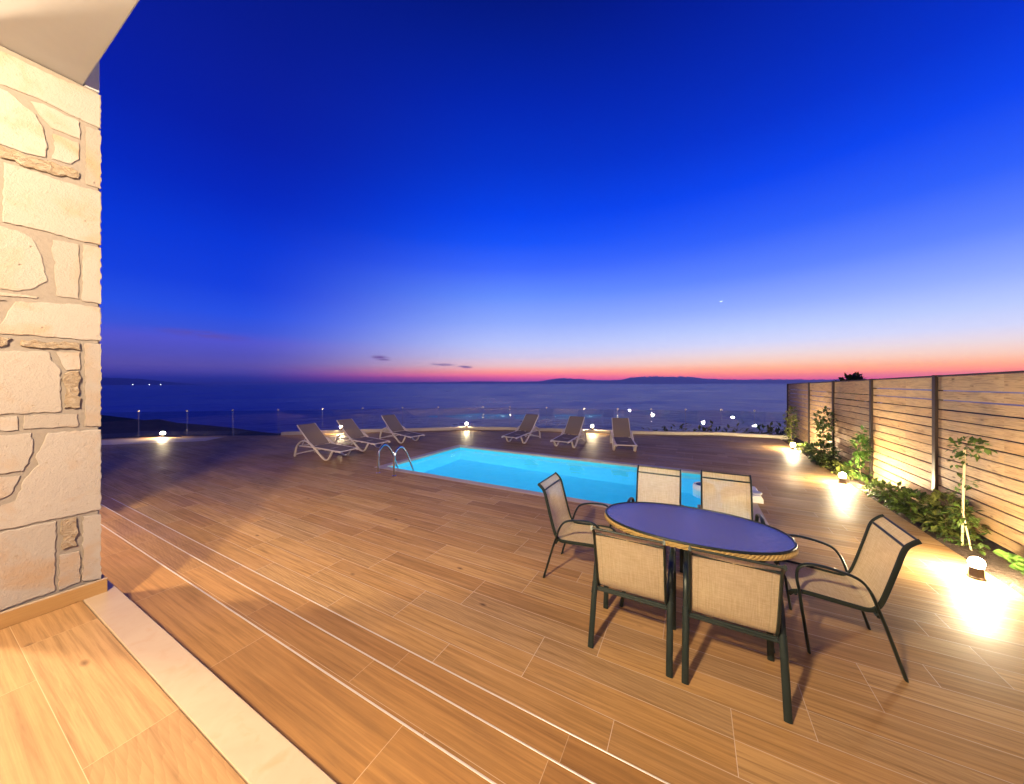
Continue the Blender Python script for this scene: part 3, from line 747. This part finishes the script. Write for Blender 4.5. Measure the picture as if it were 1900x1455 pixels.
def plant(name, label, cat, loc, blobs, mat, stems=(), group=None, leaf=.05, asp=1.8, fol='foliage'):
    root = thing(name, label, cat, loc, 0, group)
    g = MB(); tl = []
    for (c, r_, n) in blobs: leaves(g, tl, c, r_, n, leaf, asp)
    finish_leaves(g, tl, fol, M[mat], root)
    if stems:
        g = MB()
        for pts, r_ in stems: g.tube(pts, r_, 6, 3, taper=(1, .5))
        g.build('stem', M['stem'], root)
    return root
G = 'plants along the fence'
def wig(h, dx=0, dy=0, n=5):
    return [(dx*k/n+random.uniform(-.02, .02), dy*k/n+random.uniform(-.02, .02), -.04+h*k/n) for k in range(n+1)]
plant('climbing_plant', 'slender pale yellow-green climber at the far end of the fence', 'plant', (2.86, 14.1, 0),
      [((0, 0, .82), (.16, .2, .28), 150), ((.02, .1, .5), (.14, .2, .25), 120), ((-.05, -.1, .25), (.14, .16, .2), 60)], 'leaf_pale', [(wig(1.0), .012), (wig(.9, .05, .1), .008)], G, .06)
plant('tall_shrub', 'tall airy dark green shrub on thin stems against the fence', 'shrub', (2.98, 11.45, 0),
      [((0, -.05, 1.0), (.17, .28, .24), 170), ((.02, .1, .72), (.15, .24, .2), 100), ((0, .3, .85), (.1, .18, .12), 40), ((0, -.2, .45), (.12, .25, .15), 40)], 'leaf_dark', [(wig(1.1), .011), (wig(1.0, .04, -.1), .008), (wig(.8, -.04, .15), .008)], G, .062)
plant('round_bush', 'dense rounded dark green bush spilling over the terrace edge', 'bush', (2.80, 10.95, 0),
      [((0, 0, .2), (.26, .62, .24), 480), ((-.04, -.5, .12), (.2, .36, .15), 170), ((.04, .5, .16), (.2, .32, .17), 150)], 'leaf_dark', [(wig(.3), .012)], G, .055)
plant('low_plant', 'low pale green plant with small yellowish leaves in front of the round bush', 'plant', (2.78, 9.85, 0),
      [((0, 0, .08), (.18, .42, .10), 170), ((.05, -.4, .12), (.16, .28, .12), 90)], 'leaf_pale', [], G, .045)
plant('climbing_plant', 'green climber with a narrow upright top between two fence posts', 'plant', (3.0, 9.35, 0),
      [((0, .02, .62), (.10, .17, .2), 150), ((.0, -.06, .88), (.05, .07, .12), 40), ((0, 0, .38), (.08, .1, .14), 60), ((-.03, .1, .16), (.16, .3, .15), 130)], 'leaf_bright', [(wig(1.0), .011)], G, .055)
plant('ground_shrub', 'long low dark green shrub filling the bed behind the middle lamp', 'shrub', (2.88, 7.3, 0),
      [((0, .5, .10), (.17, .48, .15), 330), ((.02, -.1, .12), (.2, .42, .17), 360), ((.0, .95, .08), (.14, .25, .11), 120), ((.02, -.5, .08), (.17, .28, .13), 150)], 'leaf_mid', [(wig(.2), .01)], G, .052)
plant('leafy_vine', 'sprawling yellow-green vine at the foot of the fence post', 'plant', (2.96, 6.66, 0),
      [((0, 0, .30), (.13, .2, .16), 120), ((.03, .22, .22), (.12, .18, .14), 80), ((-.08, -.05, .1), (.15, .22, .1), 110), ((.04, -.25, .22), (.1, .16, .1), 50)], 'leaf_pale', [(wig(.45), .008), (wig(.4, .05, .2), .006), (wig(.3, -.08, -.15), .006)], G, .06)
sap = plant('staked_sapling', 'thin sapling tied to bamboo canes, a tuft of leaves on top', 'plant', (2.88, 6.18, 0),
      [((.02, .0, 1.16), (.10, .14, .09), 60), ((.06, -.16, 1.2), (.06, .13, .05), 26), ((-.02, .05, .98), (.06, .06, .06), 18), ((0, -.06, .76), (.05, .12, .05), 16), ((0, .1, .58), (.04, .10, .06), 10), ((0, 0, .36), (.10, .11, .11), 130), ((0, .05, .06), (.16, .22, .1), 120)], 'leaf_mid', [], G, .04)
for k, pts in enumerate(([(0, 0, -.04), (.01, 0, .6), (.02, 0, 1.14)], [(.05, .1, -.04), (.0, .0, .42)], [(.02, -.11, -.04), (0, 0, .42)])):
    MB().tube(pts, .011 if k == 0 else .009, 8).build('cane', M['cane'], sap)
# round-leaved plant
rl = thing('round_leaf_plant', 'small plant of broad round bright green leaves beside the nearest fence lamp', 'plant', (2.97, 5.45, 0), 0, G)
g = MB(); tl = []; gs = MB()
for k in range(17):
    a = random.uniform(0, 6.28); r_ = random.uniform(.02, .2); h = random.uniform(.05, .16)
    c = Vector((r_*.6*math.cos(a), r_*1.5*math.sin(a), h)); n_ = Vector((random.uniform(-.6, .2), random.uniform(-.5, .3), 1)).normalized()
    u_ = n_.orthogonal().normalized(); v_ = n_.cross(u_); s_ = random.uniform(.045, .07)
    ring = [g.bm.verts.new(c+(u_*math.cos(q*.6283)+v_*math.sin(q*.6283))*s_*(1 if q else .75)+n_*.008*math.sin(q*1.9)) for q in range(10)]
    ce = g.bm.verts.new(c-n_*.012); x_ = random.random()
    for q in range(10): g.bm.faces.new((ring[q], ring[(q+1) % 10], ce)); tl.append(x_)
    gs.tube([(0, 0, -.03), tuple(c*.6+Vector((0, 0, .01))), tuple(c-n_*.012)], .004, 5)
finish_leaves(g, tl, 'foliage', M['leaf_bright'], rl); gs.build('stem', M['leaf_mid'], rl)
plant('low_plant', 'small sparse green plant next to the farthest fence lamp', 'plant', (2.8, 12.35, 0), [((0, 0, .08), (.16, .4, .12), 120)], 'leaf_mid', [], G, .045)
# tree beyond the fence
tr_ = thing('round_tree', 'dark bushy treetop showing above the wooden fence', 'tree', at(1579, 900, 17).to_2d().to_3d()+Vector((0, 0, -2.8)))
g = MB(); tl = []
for c, r_, n in (((0, 0, 4.0), (.7, .7, .95), 1500), ((.12, .15, 4.66), (.28, .28, .30), 260), ((-.38, -.3, 4.35), (.35, .35, .35), 260), ((.42, .2, 4.3), (.32, .32, .32), 220)): leaves(g, tl, c, r_, n, .13, 2.2)
finish_leaves(g, tl, 'crown', M['leaf_dark'], tr_)
MB().tube([(0, 0, -1.4), (.05, .03, 1.5), (0, 0, 3.6)], .14, 8, 4, taper=(1, .5)).build('trunk', M['bark'], tr_)
# bushes just outside the glass
for i, (px, py, Y, rx) in enumerate(((1215, 801, 17, .9), (1262, 798, 18, 1.1), (1315, 800, 16, .8), (1366, 799, 15.5, .8), (1412, 800, 15, .7), (1448, 797, 14.5, .6))):
    p_ = at(px, py, Y)
    rt = thing('scrub_bush', ['dark scrub bush outside the glass behind the right lounger', 'wide dark scrub bush outside the glass, between lounger and fence', 'small dark scrub bush outside the middle glass panel', 'dark scrub bush outside the glass, two short of the fence', 'dark scrub bush outside the glass, next but one to the fence', 'dark scrub bush outside the glass against the fence end'][i], 'bush', (p_.x, p_.y, land_z(p_.x, p_.y)), 0, 'scrub outside the glass')
    h = p_.z-land_z(p_.x, p_.y); g = MB(); tl = []
    leaves(g, tl, (0, 0, h*.55), (rx, rx, h*.5), 420, .12, 2.2); leaves(g, tl, (rx*.5, 0, h*.8), (rx*.4, rx*.4, h*.2), 90, .1, 2.2)
    finish_leaves(g, tl, 'foliage', M['leaf_dark'], rt)
    MB().tube([(0, 0, -.1), (0, 0, h*.5)], .05, 6).build('stem', M['bark'], rt)

# ------------------------------------------------------------ garden lamps
def garden_lamp(label, loc, mat, rad, group):
    L = thing('garden_lamp', label, 'lamp', loc, 0, group)
    g = MB(); g.lathe([(rad*1.15, 0), (rad*1.12, .012), (rad*.98, .018), (rad*.88, .10), (rad*.95, .108)], sides=20); g.build('base', M['lamp_base'], L, smooth=True)
    g = MB(); g.sphere((0, 0, .104+rad*.9), rad, 18, 10); g.build('globe', M[mat], L, smooth=True)
    return L
GL = 'globe lamps along the fence'
garden_lamp('glowing globe lamp on the terrace edge nearest the camera, beside the round-leaved plant', (2.50, 5.16, .0), 'bulb_bright', .052, GL)
garden_lamp('glowing globe lamp in the middle of the fence row, in front of the green climber', (2.56, 8.78, .0), 'bulb_bright', .052, GL)
garden_lamp('glowing globe lamp at the far end of the fence by the glass', (2.56, 12.45, .0), 'bulb_bright', .052, GL)
GK = 'small lamps along the terrace edge'
garden_lamp('small bright lamp on the bare terrace edge at far left, apart from the loungers', (-16.69, 4.67, .005), 'bulb_soft', .038, GK)
garden_lamp('small bright lamp on the kerb behind the left row of loungers', (-12.0, 8.33, zk), 'bulb_soft', .038, GK)
garden_lamp('small bright lamp on the kerb between the two rows of loungers', (-8.28, 11.42, zk), 'bulb_soft', .038, GK)
garden_lamp('small bright lamp on the kerb between the two right-hand loungers', (-3.45, 13.04, zk), 'bulb_soft', .038, GK)

# ------------------------------------------------------------ dining chairs
def rail_pts(x):
    return [(x, y, z) for y, z in ((-.075, .915), (-.045, .895), (-.005, .845), (.03, .72), (.085, .52), (.118, .43), (.16, .392), (.24, .392), (.40, .405), (.52, .412), (.575, .40), (.60, .375))]
def make_chair(label, loc, rz, group):
    root = thing('garden_chair', label, 'chair', loc, rz, group)
    g = MB()
    for sx in (-1, 1): g.tube(rail_pts(.235*sx), .010, 8, 4, r2=.017)
    g.tube([(-.235, .13, .385), (.235, .13, .385)], .010, 8); g.tube([(-.235, -.012, .855), (.235, -.012, .855)], .009, 8); g.tube([(-.235, .56, .385), (.235, .56, .385)], .010, 8)
    g.tube([(-.235, -.07, .912), (.235, -.07, .912)], .008, 8)
    g.tube([(-.26, .128, .37), (.26, .128, .37)], .011, 8)
    g.build('frame', M['chair_metal'], root, smooth=True)
    for sx in (-1, 1):
        x = .262*sx
        arm = [(x, .545, .43), (x, .56, .53), (x, .545, .60), (x, .49, .635), (x, .40, .637), (x, .28, .617), (x, .21, .585), (x, .165, .52), (x, .13, .42)]
        MB().tube(arm, .018, 10, 4, r2=.0095).build('armrest', M['chair_metal'], root, smooth=True)
        MB().tube([(x, .13, .42), (x, .095, .32), (x*1.005, 0, .0)], .021, 10, r2=.0105).build('leg', M['chair_metal'], root, smooth=True)
        MB().tube([(x, .545, .43), (x, .53, .3), (x*1.005, .49, .0)], .021, 10, r2=.0105).build('leg', M['chair_metal'], root, smooth=True)
    path = catmull([Vector(p) for p in rail_pts(0)], 4)
    # fabric: two panels of one weave, each with real thickness and a slight sag
    def panel(name, i0, i1):
        g = MB(); top, bot = [], []
        for i in range(i0, i1):
            p_ = path[i]; tg = (path[min(i+1, len(path)-1)]-path[max(i-1, 0)]).normalized(); nrm = Vector((0, -tg.z, tg.y))
            if nrm.z < 0 or (abs(nrm.z) < .5 and nrm.y < 0): nrm = -nrm
            r1, r2 = [], []
            for k in range(7):
                u = k/6*2-1; sag = -.014*(1-u*u)*math.sin(math.pi*min(1, max(0, (i-i0)/(i1-i0))))
                q = Vector((u*.226, p_.y, p_.z))+nrm*sag
                r1.append(q+nrm*.0015); r2.append(q-nrm*.0015)
            top.append(r1); bot.append(r2)
        g.sheet(top)
        return g.build(name, M['sling'], root, smooth=True)
    nb = 5*4+1
    panel('backrest', 1, nb+1); panel('seat', nb, len(path)-4)
    return root
GC = 'sling chairs around the oval table'
CH = [('tan sling chair seen from behind, the left one of the two backs facing us', (-.40, 2.455, 0), 0),
      ('tan sling chair seen from behind, closest to the camera, backed against the right table half', (.22, 2.45, 0), 0),
      ('tan sling chair at the pool ladder end of the table, facing the fence', (-1.315, 3.385, 0), -90),
      ('tan sling chair at the fence end of the table, turned sideways', (1.232, 3.425, 0), 90),
      ('tan sling chair facing the camera across the table, with pool water on both sides', (-.36, 4.36, 0), 180),
      ('tan sling chair facing the camera across the table, in front of the pool filter unit', (.325, 4.455, 0), 180)]
ch0 = make_chair(CH[0][0], CH[0][1], R(CH[0][2]), GC)
for lab, loc, rz in CH[1:]:
    c_ = copy_tree(ch0); c_.location = loc; c_.rotation_euler = (0, 0, R(rz)); c_['label'] = lab

# ------------------------------------------------------------ oval table
tb = thing('oval_table', 'oval garden table with dark textured glass top and woven wicker rim', 'table', (-.02, 3.325, 0))
A_, B_ = .715, .425
def oval(a, b, n=72, e_=2.15): 
    o_ = []
    for k in range(n):
        th = 2*math.pi*k/n; c_, s_ = math.cos(th), math.sin(th)
        o_.append((a*math.copysign(abs(c_)**(2/e_), c_), b*math.copysign(abs(s_)**(2/e_), s_)))
    return o_
MB().prism(oval(A_-.004, B_-.004), .714, .720).build('glass_top', M['table_glass'], tb)
g = MB(); g.tube([(x, y, .717) for x, y in oval(A_, B_)], .010, 8, closed=True, up=(0, 0, 1)); g.build('rim', M['chair_metal'], tb, smooth=True)
g = MB(); ov = oval(A_+.002, B_+.002, 360)
def braid(ph, r0):
    return [(x*(1+.010*math.cos(k*.62+ph)), y*(1+.016*math.cos(k*.62+ph)), .687+.013*math.sin(k*.62+ph)) for k, (x, y) in enumerate(ov)]
for ph in (0, 2.094, 4.189): g.tube(braid(ph, 0), .009, 6, closed=True, up=(0, 0, 1))
g.build('wicker_band', M['wicker'], tb, smooth=True)
g = MB(); g.tube([(x, y, .66) for x, y in oval(A_-.06, B_-.06)], .012, 8, closed=True, up=(0, 0, 1)); g.tube([(-.45, 0, .655), (.45, 0, .655)], .012, 8)
for sx in (-1, 1): g.tube([(.45*sx, -.34, .655), (.45*sx, .34, .655)], .012, 8)
for k in range(0, 72, 9): x, y = oval(A_-.06, B_-.06)[k]; g.tube([(x, y, .655), (x*1.02, y*1.02, .71)], .006, 6)
g.build('apron_frame', M['chair_metal'], tb, smooth=True)
for sx in (-1, 1):
    for sy in (-1, 1): MB().tube([(.45*sx, .28*sy, .655), (.47*sx, .27*sy, .35), (.53*sx, .29*sy, 0)], .016, 10, 4).build('leg', M['chair_metal'], tb, smooth=True)

# ------------------------------------------------------------ sun loungers
def make_lounger(label, loc, rz, group, tilt=0):
    root = thing('sun_lounger', label, 'sun lounger', loc, rz, group)
    arch = [(0, 0), (.015, .10), (.07, .25), (.18, .37), (.33, .43), (.47, .425), (.62, .36), (.78, .25), (.95, .12), (1.08, .035), (1.18, .012), (1.27, .045), (1.34, .14), (1.40, .235)]
    fr = MB()
    for sy in (-1, 1):
        y = .285*sy
        MB().tube([(x, y, z) for x, z in arch], .031, 8, 3, r2=.02, up=(0, 1, 0)).build('leg', M['white_plastic'], root, smooth=True)
        fr.tube([(.17, .265*sy, .285), (.5, .265*sy, .29), (1.0, .265*sy, .275), (1.42, .265*sy, .25), (1.60, .265*sy, .235)], .022, 8, 3, r2=.018, up=(0, 1, 0))
        fr.tube([(1.50, .265*sy, .24), (1.60, .265*sy, .24), (1.655, .25*sy, .225)], .034, 8, 3, r2=.026, up=(0, 1, 0))
        fr.tube([(.02, .27*sy, .05), (.4, .268*sy, .15), (.78, .266*sy, .24)], .013, 8, 2)
    for x, z in ((.02, .06), (.18, .285), (1.12, .25), (1.6, .232)): fr.tube([(x, -.275, z), (x, .275, z)], .015, 8, up=(0, 0, 1))
    fr.build('frame', M['white_plastic'], root, smooth=True)
    g = MB()
    for sy in (-1, 1): g.tube([(.64, .25*sy, .30), (.40, .25*sy, .49), (.16, .25*sy, .70), (.055, .25*sy, .80), (.03, .24*sy, .815)], .016, 8, 3, up=(0, 1, 0))
    g.tube([(.04, -.245, .805), (.04, .245, .805)], .014, 8, up=(0, 0, 1)); g.tube([(.36, -.25, .50), (.22, -.25, .29)], .010, 6); g.tube([(.36, .25, .50), (.22, .25, .29)], .010, 6)
    br = g.build('backrest_frame', M['white_plastic'], root, smooth=True)
    def sl(name, a, b, par):
        g = MB(); rw = []
        for i in range(9):
            u = i/8; rw.append([(a[0]+(b[0]-a[0])*u, -.245+.49*k/6, a[1]+(b[1]-a[1])*u-.018*math.sin(math.pi*u)*(1-(k/3-1)**2)+.012) for k in range(7)])
        g.sheet(rw); g.build(name, M['brown_sling'], par, smooth=True)
    sl('backrest', (.63, .305), (.045, .812), root); sl('seat', (.65, .29), (1.60, .24), root)
    return root
GS = 'sun loungers on the terrace'
LG = [('brown and cream sun lounger nearest the camera in the left row, facing right', (-9.29, 5.40, 0), 5),
      ('brown and cream sun lounger in the left row, half hidden behind the nearest one', (-9.42, 6.63, 0), 2),
      ('brown and cream sun lounger farthest along the left row, nearest the kerb', (-9.38, 8.27, 0), -8),
      ('brown and cream sun lounger facing the pool, leftmost of the right row', (-5.0, 10.87, 0), -92),
      ('brown and cream sun lounger facing the pool, middle of the right row, beside a lamp', (-3.38, 10.9, 0), -91),
      ('brown and cream sun lounger nearest the fence, turned toward the table', (-2.05, 11.12, 0), -74)]
lg0 = make_lounger(LG[0][0], LG[0][1], R(LG[0][2]), GS)
for lab, loc, rz in LG[1:]:
    c_ = copy_tree(lg0); c_.location = loc; c_.rotation_euler = (0, 0, R(rz)); c_['label'] = lab

# ------------------------------------------------------------ pool ladder
lad = thing('pool_ladder', 'stainless steel pool ladder with two arched handrails at the pool corner', 'ladder', (-5.73, 5.02, 0))
for sx in (-1, 1):
    x = .24*sx
    hr = MB().tube([(x, 0, 0), (x, 0, .30), (x, .03, .47), (x, .13, .57), (x, .24, .55), (x, .36, .40), (x, .50, .10), (x, .56, -.08), (x, .58, -.3), (x, .58, -1.0)], .021, 10, 5).build('handrail', M['steel'], lad, smooth=True)
    MB().lathe([(.045, .001), (.045, .008), (.025, .014)], (x, 0, 0), 16).build('flange', M['steel'], hr)
for z in (-.35, -.62, -.9): MB().box(-.215, .215, .54, .62, z-.015, z+.012, .006).build('rung', M['steel'], lad)

# ------------------------------------------------------------ compact pool filter unit over the pool's end
fu = thing('pool_filter', 'white pool filter unit hooked over the pool end, partly behind a chair', 'pool filter', (.86, 6.95, 0))
g = MB()
pr = [(-.20, .09), (.02, .12), (.10, .12), (.14, .07), (.14, .006), (-.115, .006), (-.115, -.5), (-.42, -.5), (-.42, -.02), (-.36, .05)]
vs0 = [(a, b) for a, b in pr]
g.prism(vs0, -.30, .30, 'y', .012)
g.build('housing', speckled('white_abs', (.72, .71, .68), .05, 30, .35), fu)
MB().lathe([(.10, 0), (.10, .012), (.085, .02)], sides=24).build('lid', speckled('grey_lid', (.55, .55, .56), .05, 30, .4), fu, loc=(.05, -.12, .117))
g = MB(); g.lathe([(.19, -.5), (.19, -.01), (.17, .02), (.15, .02), (.14, -.02), (.02, -.03)], sides=32); g.build('skimmer_bowl', speckled('white_abs_bowl', (.74, .73, .72), .05, 30, .35), fu, smooth=True, loc=(-.67, .4, .0))
MB().lathe([(.135, -.03), (.135, -.016), (.10, -.012), (.001, -.012)], sides=28).build('skimmer_mouth', speckled('mouth_shade', (.012, .012, .04), .1, 40, .4), fu, loc=(-.67, .4, .035))  # near-black disc painted in for the shade inside the bowl's opening
